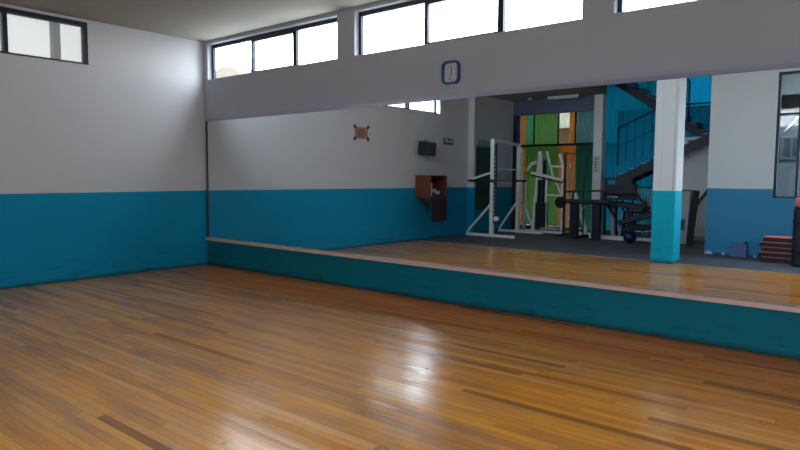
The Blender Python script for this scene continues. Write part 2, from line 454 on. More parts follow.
f = MB().box(2.54, 2.74, -10.3, -7.98, ZC + .25, 6.2).box(2.74, 6.8, -8.14, -7.98, ZC + .25, 6.2).box(6.65, 6.8, -12.4, -8.14, 0, 6.2).box(-2.15, 2.54, -10.55, -10.35, ZC + .25, 6.2).build('wall_upper', M['ext_blue']); struct(f); f['label'] = 'upper walls around the stairwell'; f['category'] = 'wall'
# side wall of the yard (left)
f = MB().box(-2.15, -1.95, -12.7, -10.35, 0, 6.2).build('wall_yard', M['ext_blue']); struct(f); f['label'] = 'blue side wall of the yard, left of the orange sheet'; f['category'] = 'wall'
f = MB().box(-1.95, -.16, -10.55, -10.35, 0, 6.2).build('wall_yard_return', M['ext_blue']); struct(f); f['label'] = 'short return wall behind the left wall end'; f['category'] = 'wall'
# dark door jamb at the wall end
f = MB().box(-.14, -.02, -10.62, -10.36, 0, 3.4).build('trim_6', M['stair_steel']); struct(f); f['label'] = 'dark jamb at the end of the left wall'; f['category'] = 'jamb'

# white wall under the stairs
f = MB().box(4.45, 6.6, -11.05, -10.95, 0, 2.62).build('wall_stair', M['white_plaster']); struct(f)
f['label'] = 'grey-white wall under the stairs, seen between pillar and gym wall'; f['category'] = 'wall'
f = MB().box(4.45, 6.6, -10.95, -10.80, 0, .10).build('baseboard_stair', M['board_grey']); struct(f); f['label'] = 'low grey kerb at the foot of the wall under the stairs'; f['category'] = 'kerb'

# ------------------------------------------------------------------ windows
def b_window(idx, x0, x1, label):
    w = sempty('window_%d' % idx, label, 'window')
    y0, y1 = .085, .135
    z0, z1 = SILL, HEAD
    a = x0 + .0; t = .045
    m1 = x0 + (x1 - x0) * .355; m2 = x0 + (x1 - x0) * .69
    fr = MB()
    fr.box(a, a + t, y0, y1, z0, z1)                       # jamb
    fr.box(x1 - .02, x1, y0, y1, z0, z1)
    fr.box(a + t, x1 - .02, y0, y1, z1 - .055, z1)         # head rail
    fr.box(a + t, m1 - .02, y0, y1, z0, z0 + .012); fr.box(m2 + .02, x1 - .02, y0, y1, z0, z0 + .012)
    fr.build('window_frame', M['frame'], w)
    MB().box(m1 - .02, m1 + .02, y0 - .005, y1, z0, z1 - .055).build('mullion', M['frame'], w)
    MB().box(m2 - .025, m2 + .025, y0 - .005, y1, z0, z1 - .055).build('mullion', M['frame'], w)
    s = MB()
    s.box(m1 + .02, m2 - .025, y0 - .012, y1 - .01, z0 + .0, z0 + .035)
    s.box(m1 + .02, m2 - .025, y0 - .012, y1 - .01, z1 - .085, z1 - .055)
    s.box(m1 + .02, m1 + .035, y0 - .012, y1 - .01, z0 + .035, z1 - .085)
    s.box(m2 - .045, m2 - .025, y0 - .012, y1 - .01, z0 + .035, z1 - .085)
    so = s.build('opening_sash', M['frame'], w)
    MB().obox((m1 + .035, y0 - .02, (z0 + z1) / 2), (.02, .02, .09)).build('catch', M['black_metal'], so)
    for p0, p1 in ((a + t, m1 - .02), (m1 + .035, m2 - .045), (m2 + .025, x1 - .02)):
        MB().box(p0, p1, .108, .112, z0 + .012, z1 - .055).build('pane', M['glass'], w)
    return w
b_window(1, *BAYS[0], 'high three-pane window above the mirror nearest the corner')
b_window(2, *BAYS[1], 'middle high three-pane window above the clock')
b_window(3, *BAYS[2], 'rightmost high three-pane window, mostly cut off by the top of the picture')

b_window(4, *BAYS[3], 'high three-pane window added out of view on the right for light')

w4 = sempty('window_6', 'high frosted window in a dark frame on the left wall', 'window')
z0, z1 = SILL - .01, HEAD + .01
xf0, xf1 = -.10, .012
fr = MB()
fr.box(xf0, xf1, AY[1] - .05, AY[1], z0, z1)
fr.box(xf0, -.045, AY[0] + .10, AY[0] + .15, z0, z1)
fr.box(xf0, xf1, AY[0] + .15, AY[1] - .05, z1 - .06, z1)
fr.box(xf0, xf1, AY[0] + .15, AY[1] - .05, z0, z0 + .022)
fr.build('window_frame', M['frame'], w4)
ms = [AY[1] - .05, -3.0, -4.24, -5.475, AY[0] + .15]
for y in ms[1:4]:
    MB().box(xf0, xf1 - .004, y - .028, y + .028, z0 + .022, z1 - .06).build('mullion', M['frame'], w4)
for i in range(4):
    a, b = ms[i + 1], ms[i]
    MB().box(-.055, -.050, a + (.028 if i < 3 else 0), b - (.028 if i else 0), z0 + .022, z1 - .06).build('pane', M[('frosted', 'frosted', 'dimmed', 'glass')[i]], w4)

w5 = sempty('window_5', 'tall gym window in a dark frame, seen at the right edge of the mirror', 'window')
x0, x1, z0, z1 = GW
ya, yb = -8.03, -7.93
fr = MB()
fr.box(x0, x0 + .045, ya, yb, z0, z1); fr.box(x1 - .045, x1, ya, yb, z0, z1)
fr.box(x0 + .045, x1 - .045, ya, yb, z0, z0 + .03); fr.box(x0 + .045, x1 - .045, ya, yb, z1 - .04, z1)
fr.build('window_frame', M['frame'], w5)
cols = [x0 + .045, 7.58, 8.35, 9.12, x1 - .045]
for x in cols[1:-1]: MB().box(x - .02, x + .02, ya + .01, yb - .01, z0 + .03, z1 - .04).build('mullion', M['frame'], w5)
for z in (2.80,):
    MB().box(x0 + .045, x1 - .045, ya + .02, yb - .02, z - .02, z + .02).build('transom', M['frame'], w5)
for i in range(4):
    MB().box(cols[i] + (.02 if i else 0), cols[i + 1] - (.02 if i < 3 else 0), -7.985, -7.981, z0 + .03, z1 - .04).build('pane', M['glass'], w5)

w7 = sempty('window_7', 'wide glazing added out of view to light the floor and mirror wall', 'window')
x0, x1, z0, z1 = GD
fr = MB()
fr.box(x0, x0 + .05, ya, yb, z0, z1); fr.box(x1 - .05, x1, ya, yb, z0, z1)
fr.box(x0 + .05, x1 - .05, ya, yb, z0, z0 + .05); fr.box(x0 + .05, x1 - .05, ya, yb, z1 - .05, z1)
fr.build('window_frame', M['frame'], w7)
xs = [x0 + .05, 12.1, 12.9, x1 - .05]
for x in xs[1:-1]: MB().box(x - .025, x + .025, ya + .01, yb - .01, z0 + .05, z1 - .05).build('mullion', M['frame'], w7)
for i in range(3): MB().box(xs[i] + (.025 if i else 0), xs[i + 1] - (.025 if i < 2 else 0), -7.985, -7.981, z0 + .05, z1 - .05).build('pane', M['glass'], w7)

# ------------------------------------------------------------------ what stands outside
g = MB().box(-30, 40, -40, 40, -.5, -.12).build('ground_outside', M['ground']); struct(g); g['label'] = 'paving outside the building'; g['category'] = 'ground'
nb = sempty('neighbour_house', 'cream gabled house roof just visible through the left pane of the corner window', 'building')
nb['kind'] = 'thing'
MB().box(-15.5, -11.3, 9.0, 12.0, -.1, 5.45).build('wall', M['cream'], nb)
MB().prism([(-15.6, 5.45), (-11.0, 5.45), (-11.6, 5.85), (-12.4, 5.9), (-13.3, 5.5)], 'y', 8.9, 12.1).build('roof', simple('tan_roof', (.060, .046, .031), .9), nb)
po = MB().box(-.42, -.30, -2.28, -2.18, -.1, 4.2).build('outside_post', M['concrete'])
tag(po, 'grey post standing outside, a blurred upright shadow behind the frosted left-wall window', 'post')
bl = thing('grey_building', 'grey neighbouring building with pale band and dark window seen through the gym window', 'building')
wg = thing('sky_blocker', 'grey block added out of view to cut sky light on the left wall corner', 'building')
MB().box(14.6, 15.6, .6, 11, -.1, 9).build('wall', M['concrete'], wg)  # unseen block, added to tame the hot spot by the corner window
MB().box(14.5, 15.7, .5, 11.1, 9, 9.2).build('roof', M['concrete'], wg)
MB().box(6.85, 10, -13.2, -10.2, -.1, 4.3).build('wall', M['concrete'], bl)
MB().box(6.85, 10, -10.24, -10.2, 3.03, 3.43).build('parapet', M['pale_band'], bl)
MB().box(6.85, 10, -10.2, -10.1, 2.93, 3.02).build('cornice', M['black_metal'], bl)
MB().box(6.85, 10, -10.2, -9.2, 4.3, 4.38).build('shade_canopy', M['concrete'], bl)  # unseen overhang added to dim the view through the gym window
wf = MB().box(6.95, 7.36, -10.2, -10.14, 2.0, 2.52).build('window_frame', M['concrete'], bl)
MB().box(7.0, 7.13, -10.15, -10.12, 2.06, 2.47).box(7.17, 7.31, -10.15, -10.12, 2.06, 2.47).build('pane', M['black'], wf)
MB().tube([(6.98, -10.15, 2.60), (7.25, -10.15, 2.93)], .02, 8).build('pipe', M['pale_band'], bl)

# ------------------------------------------------------------------ the wall mirror
ZB, ZT = .476, 2.456
TT, YM = .0019, -.0101
e1 = Vector((math.cos(YM), math.sin(YM), 0))
nn = Vector((math.sin(YM), -math.cos(TT), math.sin(TT))).normalized()
e3 = e1.cross(-nn).normalized()
if e3.z < 0: e3 = -e3
MM = Matrix((( e1.x, -nn.x, e3.x, 0), (e1.y, -nn.y, e3.y, -.0065), (e1.z, -nn.z, e3.z, ZB), (0, 0, 0, 1)))
edges = [.075, 2.575, 5.075, 7.575, 10.1]
mlab = ['leftmost mirror panel beside the corner, reflecting only the bare left wall',
        'second mirror panel from the corner, reflecting the wooden cabinet and wall speaker',
        'third mirror panel from the corner, reflecting the gym machines',
        'rightmost mirror panel, reflecting the turquoise-footed pillar and the gym window']
for i in range(4):
    mb = MB(); mb.box(edges[i] + (.0006 if i == 1 else .0002), edges[i + 1] - (.0006 if i == 0 else .0002), 0, .006, 0, ZT - ZB)
    for v in mb.bm.verts: v.co = MM @ v.co
    tag(mb.build('mirror', M['mirror']), mlab[i], 'mirror', 'wall mirror panels')
mt = thing('mirror_surround', 'long channel and ledge holding the wall mirror along top, bottom and corner edge', 'frame')
def mbx(name, x0, x1, y0, y1, z0, z1, mat):
    """box in mirror coordinates, back face dropped onto the wall"""
    mb = MB(); mb.box(x0, x1, y0, y1, z0, z1)
    for v in mb.bm.verts:
        back = v.co.y > .005
        v.co = MM @ v.co
        if back: v.co.y = -.0005
    return mb.build(name, mat, mt)
mbx('bottom_ledge', .04, 10.14, -.06, .0065, -.042, -.001, M['ledge'])
mbx('top_channel', .04, 10.14, -.012, .0065, ZT - ZB + .001, ZT - ZB + .045, M['channel'])
mbx('side_channel', .045, .073, -.010, .0065, -.001, ZT - ZB + .001, M['channel_dark'])

# ------------------------------------------------------------------ clock
def rrect(w, h, r, n=7):
    pts = []
    for cx, cz, a0 in ((w / 2 - r, h / 2 - r, 0), (-w / 2 + r, h / 2 - r, 90), (-w / 2 + r, -h / 2 + r, 180), (w / 2 - r, -h / 2 + r, 270)):
        for k in range(n):
            a = math.radians(a0 + 90 * k / (n - 1)); pts.append((cx + r * math.cos(a), cz + r * math.sin(a)))
    return pts
def ring_prism(mb, outer, inner, y0, y1):
    n = len(outer)
    vs = [[mb.bm.verts.new((p[0], y, p[1])) for p in ring] for ring in (outer, inner) for y in (y0, y1)]
    o0, o1, i0, i1 = vs
    for k in range(n):
        j = (k + 1) % n
        for q in ((o0[k], o0[j], i0[j], i0[k]), (o1[k], i1[k], i1[j], o1[j]), (o0[k], o1[k], o1[j], o0[j]), (i0[k], i0[j], i1[j], i1[k])):
            mb.bm.faces.new(q)
ck = thing('wall_clock', 'white-faced wall clock with a rounded square navy frame, hung above the mirror', 'clock', (5.12, 0, 2.775)); ck.scale = (.93, 1, .95)
mb = MB(); ring_prism(mb, rrect(.265, .285, .07), rrect(.215, .235, .05), -.045, 0); mb.build('clock_frame', M['clock_blue'], ck)
MB().prism(rrect(.222, .242, .05), 'y', -.012, -.001).build('clock_face', M['clock_face'], ck)
mb = MB()
for h in range(12):
    a = h * PI / 6; x, z = .078 * math.sin(a), .088 * math.cos(a)
    MB().obox((x, -.014, z), (.006, .003, .016 if h % 3 else .022), (0, a, 0)).build('hour_mark', M['black'], ck)
MB().obox((.004, -.018, .035), (.008, .004, .085), (0, .08, 0)).build('hour_hand', M['black'], ck)
MB().obox((-.006, -.022, -.035), (.006, .004, .10), (0, .15, 0)).build('minute_hand', M['black'], ck)

# outlet-like oval cover on the blue strip
MB_ = MB(); ring_prism(MB_, rrect(.13, .055, .027), rrect(.105, .034, .016), -.004, 0)
ob = MB_.build('wall_box_cover', simple('dark_teal_paint', (.003, .09, .125), .5)); ob.location = (7.18, 0, .372)
tag(ob, 'small oval blue-painted outlet ring on the strip under the mirror', 'outlet')

# ------------------------------------------------------------------ on the left wall (seen in the mirror)
ps = thing('wall_notice', 'small red-brown notice with four dark corner clips on the white left wall', 'notice', (0, -3.855, 2.50))
MB().box(.001, .008, -.20, .20, -.125, .125).build('sheet', M['poster'], ps)
mb = MB()
for z, a, b in ((.075, -.13, .12), (.03, -.15, .15), (-.02, -.12, .14)): mb.box(.008, .0095, a, b, z - .009, z + .009)
mb.build('text_lines', M['poster_ink'], ps)
MB().box(.008, .0095, -.08, .13, -.095, -.045).build('stamp', M['poster_green'], ps)
for sy in (-1, 1):
    for sz in (-1, 1):
        MB().obox((.012, sy * .205, sz * .13), (.02, .055, .075), (sy * sz * -.7, 0, 0)).build('corner_clip', M['poster_corner'], ps)

sp_ = thing('wall_speaker', 'dark wall speaker tilted down on a short bracket above the wooden cabinet', 'speaker', (0.17, -5.92, 2.08), 0)
MB().prism([(-.10, .015), (.15, -.02), (.17, .30), (-.08, .34)], 'y', -.22, .17).build('speaker_box', M['black'], sp_, .008)
MB().prism([(.153, .005), (.160, .005), (.178, .29), (.171, .29)], 'y', -.19, .14).build('grille', M['grille'], sp_)
MB().box(.172, .186, -.19, -.09, .20, .27).build('badge', simple('dark_red', (.12, .01, .03), .5), sp_)
mb = MB(); mb.box(-.17, -.155, -.07, .03, .12, .28); mb.bar((-.16, -.02, .20), (-.06, -.02, .20), .04); mb.tube([(-.16, -.02, .26), (0, -.02, .37), (.02, -.02, .32)], .012, 8)
mb.build('bracket', M['black_metal'], sp_)

sg = thing('green_sign', 'small green sign with a pale middle band on the white left wall', 'sign', (0, -7.08, 2.47))
MB().box(.001, .012, -.21, .21, -.085, .085).build('plate', M['sign_green'], sg)
MB().box(.012, .014, -.19, .19, -.022, .018).build('pale_band', M['sign_white'], sg)
MB().box(.012, .014, -.16, -.06, .032, .068).build('symbol', M['sign_white'], sg)
MB().box(.012, .014, .04, .15, .032, .068).build('symbol', M['sign_white'], sg)

cb = thing('wall_cabinet', 'open red-brown wooden cabinet hung on the blue left wall, flap hanging down', 'cabinet', (0, -5.75, 1.05))
d_, w_, h_ = .47, .65, .545
mb = MB()
mb.box(.001, d_, -.022, 0, 0, h_); mb.box(.001, d_, -w_, -w_ + .022, 0, h_)
mb.box(.001, d_, -w_ + .022, -.022, 0, .022); mb.box(.001, d_, -w_ + .022, -.022, h_ - .022, h_)
mb.build('cabinet_box', M['wood_red'], cb)
MB().box(.001, .012, -w_ + .022, -.022, .022, h_ - .022).build('back_panel', M['wood_dark'], cb)
MB().box(d_ - .005, d_ + .017, -w_ + .01, -.03, -.57, -.004).build('drop_door', M['wood_dark'], cb)
MB().prism([(.02, -.001), (d_ - .01, -.001), (d_ - .01, -.22)], 'y', -.06, -.03).build('support_bracket', M['wood_dark'], cb)
MB().prism([(.02, -.001), (d_ - .01, -.001), (d_ - .01, -.22)], 'y', -w_ + .03, -w_ + .06).build('support_bracket', M['wood_dark'], cb)
st = thing('stereo', 'small dark stereo with a pale end bracket inside the wooden cabinet', 'stereo', (.08, -5.80, 1.073))
MB().box(.02, .30, -.52, -.02, 0, .22).build('body', M['black'], st, .006)
mb = MB(); mb.box(.30, .325, -.10, -.05, .02, .34); mb.box(.30, .325, -.05, -.02, .02, .06); mb.box(.30, .325, -.05, -.02, .30, .34)
mb.build('pale_clip', M['bottle'], st)
mb = MB(); mb.cyl((.31, -.22, .15), (1, 0, 0), .05, .03); mb.box(.30, .32, -.20, -.10, .13, .17); mb.box(.30, .315, -.42, -.27, .06, .14)
mb.build('dial', M['lamp_white'], st)

gb = thing('green_noticeboard', 'tall dark green board on the left wall behind the white rack', 'board', (0, -8.80, .66))
MB().box(.001, .03, -.46, .44, 0, 1.73).build('board', M['board_green'], gb)
MB().box(.001, .05, -.46, .44, 1.73, 1.76).build('ledge', M['glass_green'], gb)
for k, (y, h, ww) in enumerate(((.33, .17, .05), (.24, .13, .06), (.12, .17, .045), (.0, .14, .06), (-.12, .12, .055), (-.24, .15, .05), (-.36, .12, .06))):
    b_ = MB().cyl((.052, -8.80 + y, 2.42 + h / 2), (0, 0, 1), .022, h, 12).cyl((.052, -8.80 + y, 2.42 + h + .015), (0, 0, 1), .010, .03, 10).build('plastic_bottle', M['glass_green'])
    tag(b_, 'small pale green bottle standing in the row on top of the dark green board', 'bottle', 'pale green bottles on the green board')
    gb_l = MB().box(.03, .085, -.46, .44, 1.745, 1.76) if k == 0 else None
    if gb_l: gb_l.build('shelf_front', M['glass_green'], gb)

# ------------------------------------------------------------------ ceiling lamps
for k, x in enumerate((1.75,)):
    l = thing('tube_lamp', 'unlit white fluorescent tube fitting under the gym ceiling by the dark beam', 'lamp', (x, -9.98, ZC))
    MB().box(-.45, .45, -.05, .05, -.05, 0).build('casing', M['lamp_white'], l)
    MB().cyl((0, 0, -.068), (1, 0, 0), .016, .84, 12).build('tube', M['bottle'], l)
l = thing('bulkhead_lamp', 'tiny round white ceiling light left of the tube fitting', 'lamp', (.80, -9.86, ZC))
MB().cyl((0, 0, -.03), (0, 0, 1), .06, .06, 20).build('casing', M['lamp_white'], l)

# ------------------------------------------------------------------ stairs (steel, two flights)
stt = thing('staircase', 'dark steel open-riser staircase with two flights behind the pillar', 'staircase')
def flight(xa, za, xb, zb, y0, y1, n):
    for y in (y0, y1):
        mb = MB()
        dx, dz = xb - xa, zb - za
        mb.prism([(xa, za - .16), (xb, zb - .16), (xb, zb + .08), (xa, za + .08)], 'y', y - .02, y + .02)
        mb.build('stringer', M['stair_steel'], stt)
    for i in range(n):
        t = (i + .5) / n; x, z = xa + (xb - xa) * t, za + (zb - za) * t + .06
        td = MB().box(x - .14, x + .14, min(y0, y1) + .02, max(y0, y1) - .02, z, z + .035).build('tread', M['tread'], stt)
        MB().box(x - .12, x + .12, min(y0, y1) + .12, max(y0, y1) - .12, z + .035, z + .06).box(x - .12, x + .12, min(y0, y1) + .12, max(y0, y1) - .12, z - .02, z).build('tread_slab', M['slab'], td)
flight(3.10, 1.50, 5.45, 2.62, -10.45, -11.25, 8)
flight(5.10, 2.62, 2.45, 4.45, -11.45, -12.25, 9)
mb = MB(); mb.box(2.76, 3.35, -11.35, -10.45, 1.50, 1.58); mb.build('landing', M['tread'], stt)
for x, y in ((2.82, -10.50), (3.30, -10.5), (2.82, -11.3), (3.3, -11.3)):
    MB().bar((x, y, 0), (x, y, 1.5), .06).build('landing_leg', M['stair_steel'], stt)
MB().box(5.45, 6.6, -12.3, -10.45, 2.62, 2.70).build('landing', M['tread'], stt)
# handrail of the lower flight
def rail(xa, za, xb, zb, y, n, mid=True):
    MB().tube([(xa, y, za + 1.0), (xb, y, zb + 1.0)], .02, 8).build('handrail', M['stair_steel'], stt)
    for i in range(n):
        t = i / (n - 1); x, z = xa + (xb - xa) * t, za + (zb - za) * t
        MB().tube([(x, y, z), (x, y, z + 1.0)], .022 if i in (0, n - 1) else .008, 8).build('baluster', M['stair_steel'], stt)
    if mid: MB().tube([(xa, y, za + .5), (xb, y, zb + .5)], .01, 8).build('mid_rail', M['stair_steel'], stt)
rail(3.13, 1.90, 4.45, 2.47, -10.47, 7)
MB().tube([(4.6, -10.47, 3.40), (6.4, -10.47, 3.40)], .022, 8).build('handrail', M['stair_steel'], stt)
MB().box(4.55, 6.4, -10.5, -10.44, 3.28, 3.33).build('rail_bar', M['stair_steel'], stt)
rail(4.60, 3.10, 2.45, 4.6, -11.45, 5, False)
# white wall bars panel below the stairs
fe = thing('white_railing', 'white upright-barred railing section under the stairs', 'railing', (3.75, -10.72, 0))
for i in range(9): MB().cyl((-.30 + i * .085, 0, .66), (0, 0, 1), .016, 1.32, 8).build('bar', M['lamp_white'], fe)
for z in (.3, 1.30): MB().box(-.33, .42, -.02, .02, z, z + .04).build('rail', M['black_metal'], fe)
eb = thing('spray_bottle', 'red bottle standing on the dark bench under the stairs', 'bottle', (3.95, -10.3, .705))
MB().cyl((0, 0, .14), (0, 0, 1), .06, .28, 16).build('body', M['red'], eb); MB().cyl((0, 0, .31), (0, 0, 1), .025, .06, 12).build('cap', M['pink'], eb)
sb = thing('storage_bench', 'low black bench under the stairs holding the red bottle', 'bench', (3.95, -10.25, 0))
MB().box(-.5, .5, -.2, .2, .66, .705).build('seat', M['black'], sb, .01)
for x in (-.44, .44):
    for y in (-.15, .15): MB().bar((x, y, 0), (x, y, .66), .05).build('leg', M['black_metal'], sb)

# ------------------------------------------------------------------ leaning boards
def lean_board(x, y, w, h, ang, fm, pm, label):
    t = thing('leaning_board', label, 'board', (x, y, 0))
    R = Matrix.Rotation(-ang, 4, 'X')
    def bx(name, *a, mat):
        mb = MB(); mb.box(*a)
        for v in mb.bm.verts: v.co = R @ v.co
        return mb.build(name, mat, t)
    bx('panel', -w / 2 + .03, w / 2 - .03, -.02, .0, .03, h - .03, mat=pm)
    fr = MB()
    for a in ((-w / 2, -w / 2 + .03, -.03, .01, 0, h), (w / 2 - .03, w / 2, -.03, .01, 0, h), (-w / 2 + .03, w / 2 - .03, -.03, .01, 0, .03), (-w / 2 + .03, w / 2 - .03, -.03, .01, h - .03, h)): fr.box(*a)
    for v in fr.bm.verts: v.co = R @ v.co
    fr.build('board_frame', fm, t)
    return t
t = lean_board(5.13, -9.35, .30, 1.30, .0, M['black_metal'], M['board_grey'], 'grey board in a dark frame propped upright beside the pillar')
t.rotation_euler = (0.06, .03, 0)
MB().box(-.06, .05, .0, .01, .35, .60).build('black_mark', M['black'], t)
t = lean_board(5.33, -9.30, .14, 1.29, .0, M['rubber'], M['rubber'], 'narrow black board propped beside the grey board')
t.rotation_euler = (0.06, .07, 0)
br = MB().tube([(4.98, -10.88, .84), (5.36, -10.88, 1.36)], .035, 8).build('broom_handle', M['wood_red'])
tag(br, 'short red-brown pole slanting against the wall under the stairs', 'pole')

# ------------------------------------------------------------------ step platforms stack
stp = []
cx, cy = 7.43, -7.55
labs = ['lowest dark step platform of the stack under the gym window', 'second dark step platform from the floor in the stack under the gym window',
        'third dark step platform from the floor in the stack under the gym window', 'fourth dark step platform from the floor, second from the top of the stack',
        'topmost step platform of the stack under the gym window, coral top showing']
def step_parts():
    t = thing('step_platform', labs[0], 'step platform', (cx, cy, 0), 0, 'stacked step platforms')
    MB().prism([(-.31, 0), (.31, 0), (.29, .075), (-.29, .075)], 'y', -.19, .19).build('body', M['black'], t, .004)
    MB().box(-.285, .285, -.185, .185, .075, .094).build('top_mat', M['pink'], t, .003)
    return t
s0 = step_parts()
for k in range(5):
    if k == 0: o = s0
    else:
        o = s0.copy(); C.objects.link(o)
        for ch in s0.children:
            c2 = ch.copy(); C.objects.link(c2); c2.parent = o
    o.location = (cx + (.03, -.02, .02, -.01, .04)[k], cy + (.0, .012, -.01, .01, 0)[k], .0945 * k)
    o['label'] = labs[k]
bg = thing('punch_bag', 'tall black padded bag standing at the right edge of the mirror picture', 'bag', (7.84, -7.10, 0))
MB().tube([(0, 0, 0), (0, 0, .05), (0, 0, .5), (0, 0, .95), (0, 0, 1.05)], .16, 24).build('body', M['black'], bg)
for z in (.25, .8): MB().cyl((0, 0, z), (0, 0, 1), .165, .04, 24).build('strap', M['rubber'], bg)
rl = MB().tube([(7.71, -7.10, 1.145), (7.93, -7.10, 1.145)], .09, 20).build('rolled_mat', M['pink'])
tag(rl, 'small coral rolled mat lying on top of the black bag', 'mat')

fb = thing('wooden_box', 'low blue-painted box against the foot of the light blue gym wall', 'box', (6.67, -7.83, 0))
MB().box(-.15, .15, -.065, .065, 0, .27).build('body', simple('faded_blue_paint', (.10, .20, .42), .6), fb, .004)
MB().box(.10, .145, -.06, .07, .27, .30).build('handle', M['stair_steel'], fb)
for k, (x, w, h) in enumerate(((6.10, .16, .07), (6.38, .06, .06), (6.95, .05, .05))):
    pch = MB().prism([(x - w / 2, .0), (x + w / 2, .0), (x + w * .4, h * .6), (x + w * .1, h), (x - w * .35, h * .8)], 'y', -7.899, -7.896).build('plaster_patch', M['bottle'])
    tag(pch, ['wide chipped white patch at the foot of the gym wall corner beside the pillar', 'small chipped white patch at the foot of the gym wall left of the blue box', 'tiny chipped white patch between the blue box and the step platforms'][k], 'patch', 'chipped patches on the gym wall')

# ------------------------------------------------------------------ gym equipment (seen in the mirror)
WM, BM_ = M['white_metal'], M['black_metal']
rk = thing('power_rack', 'tall white squat rack with perforated uprights against the left wall', 'rack', (.80, -7.94, 0))
for (y, h) in ((0, 2.55), (-1.66, 2.50)):
    xo = -.16 if y else .02
    MB().bar((-.77, y, .035), (.70 if y == 0 else .62, y, .035), .07).build('foot', WM, rk)
    MB().box(xo - .05, xo + .05, y - .04, y + .04, .07, h).build('upright', WM, rk)
    mb = MB(); mb.box(xo + .052, xo + .115, y - .03, y + .03, .35 if not y else .9, h - .12)
    mb.build('perforated_strip', M['perf'] if not y else WM, rk)
    for k in range(16): MB().cyl((xo + .083, y + .034, (.5 if not y else .95) + k * (.105 if not y else .085)), (0, 1, 0), .018, .012, 10).build('peg_hole', M['black'] if y else M['lamp_white'], rk)
    MB().bar((-.75, y, .09), (xo - .04, y, .85), .05).build('brace', WM, rk)
MB().bar((.02, 0, 2.52), (-.16, -1.66, 2.47), .07).build('crossbar', WM, rk)
MB().bar((-.16, -1.62, 1.78), (.0, -.03, 1.78), .035).build('crossbar', WM, rk)
MB().bar((-.60, -.02, 1.52), (-.02, -.01, 1.68), .05).build('support_arm', WM, rk)
for x in (-.02, .09): MB().box(x - .02, x + .02, .04, .17, 1.43, 1.455).box(x - .02, x + .02, .15, .17, 1.455, 1.52).build('hook', BM_, rk)
MB().cyl((.16, .0, .48), (0, 1, 0), .06, .10, 16).build('pulley', WM, rk)
bb = thing('barbell', 'long black barbell resting across the front of the white rack', 'barbell', (.99, -7.835, 1.472))
MB().cyl((0, 0, 0), (1, 0, 0), .015, 1.75, 12).build('bar', BM_, bb)
for sx in (-1, 1): MB().cyl((sx * .72, 0, 0), (1, 0, 0), .027, .30, 14).build('sleeve', BM_, bb)
for sx in (-1, 1): MB().cyl((sx * .60, 0, 0), (1, 0, 0), .04, .03, 14).build('collar', BM_, bb)

mg = thing('multi_gym', 'white multi-gym machine with curved tube frame and black weight stack', 'exercise machine', (0, -10.0, 0))
s_ = lambda x, z, y=0: (x, y, z)
MB().tube([s_(.62, .05), s_(.64, 1.50), s_(.70, 1.80), s_(.82, 1.95), s_(.98, 2.0)], .055, 10).build('arch_tube', WM, mg)
MB().bar(s_(.92, .05), s_(1.10, 2.3), .09).build('front_post', WM, mg)
MB().box(1.04, 1.32, -.12, .12, .10, .86).build('weight_stack', M['black'], mg)
mb = MB(); mb.box(1.06, 1.12, -.05, .05, .86, 1.95); mb.box(1.18, 1.27, -.05, .05, .86, 2.05); mb.build('guide_shroud', BM_, mg)
MB().box(1.09, 1.22, .06, .12, 1.50, 2.22).build('white_plate', M['bottle'], mg)
MB().bar(s_(1.30, .05), s_(1.32, 1.60), .06).build('rear_post', WM, mg)
MB().bar(s_(1.30, 2.30), s_(1.50, 1.62), .05).bar(s_(1.50, 1.62), s_(1.75, 1.12), .04).build('lever_arm', WM, mg)
MB().bar(s_(1.70, 2.22), s_(1.80, 1.90), .07).bar(s_(1.80, 1.9), s_(1.82, .10), .07).build('side_post', WM, mg)
MB().bar(s_(1.40, 1.88), s_(1.80, 1.87), .05).build('crossbar', WM, mg)
MB().bar(s_(1.34, 1.08), s_(1.80, 1.07), .045).build('crossbar', WM, mg)
MB().bar(s_(.90, 1.70, .12), s_(1.85, 1.50, .12), .07).build('press_arm', WM, mg)
MB().bar(s_(.90, 1.63, .14), s_(1.85, 1.43, .14), .04).build('arm_grip', M['black'], mg)
MB().bar(s_(.35, .04), s_(1.9, .04), .07).build('base_rail', WM, mg)
for x in (1.1, 1.9): MB().bar(s_(x, .04, -.3), s_(x, .04, .28), .07).build('base_foot', WM, mg)
MB().bar(s_(.62, .80), s_(.93, .10), .05).build('brace', WM, mg)
MB().box(1.25, 1.75, -.12, .18, .12, .16).build('seat_pad', M['lamp_white'], mg)

cr = thing('calf_machine', 'white slanted frame machine standing behind the black barbell rack', 'exercise machine', (2.35, -10.1, 0))
MB().bar((-.22, 0, 1.15), (.12, 0, .10), .09).build('slanted_post', WM, cr)
MB().bar((.05, 0, .8), (-.30, 0, .06), .05).build('brace', WM, cr)
MB().bar((-.35, 0, .04), (.30, 0, .04), .08).build('base_rail', WM, cr)

br_ = thing('barbell_rack', 'tall thin black rack frame standing in front of the orange sheet', 'rack', (2.05, -9.6, 0))
MB().bar((0, 0, 0), (0, 0, 2.24), .05).build('upright', BM_, br_); MB().bar((.55, 0, 0), (.55, 0, 2.2), .03).build('upright', BM_, br_)
MB().bar((0, 0, 2.22), (.55, 0, 2.18), .025).build('top_bar', BM_, br_)
MB().bar((0, -.3, .03), (0, .3, .03), .05).build('foot', BM_, br_); MB().bar((.55, -.3, .03), (.55, .3, .03), .05).build('foot', BM_, br_)
mb = MB()
for k in range(9): mb.cyl((.14 + .0 * k, -.02, 1.15 + k * .08), (0, 1, 0), .028, .03, 10)
mb.bar((.14, -.03, .4), (.14, -.03, 1.95), .05); mb.build('peg_strip', M['lamp_white'], br_)

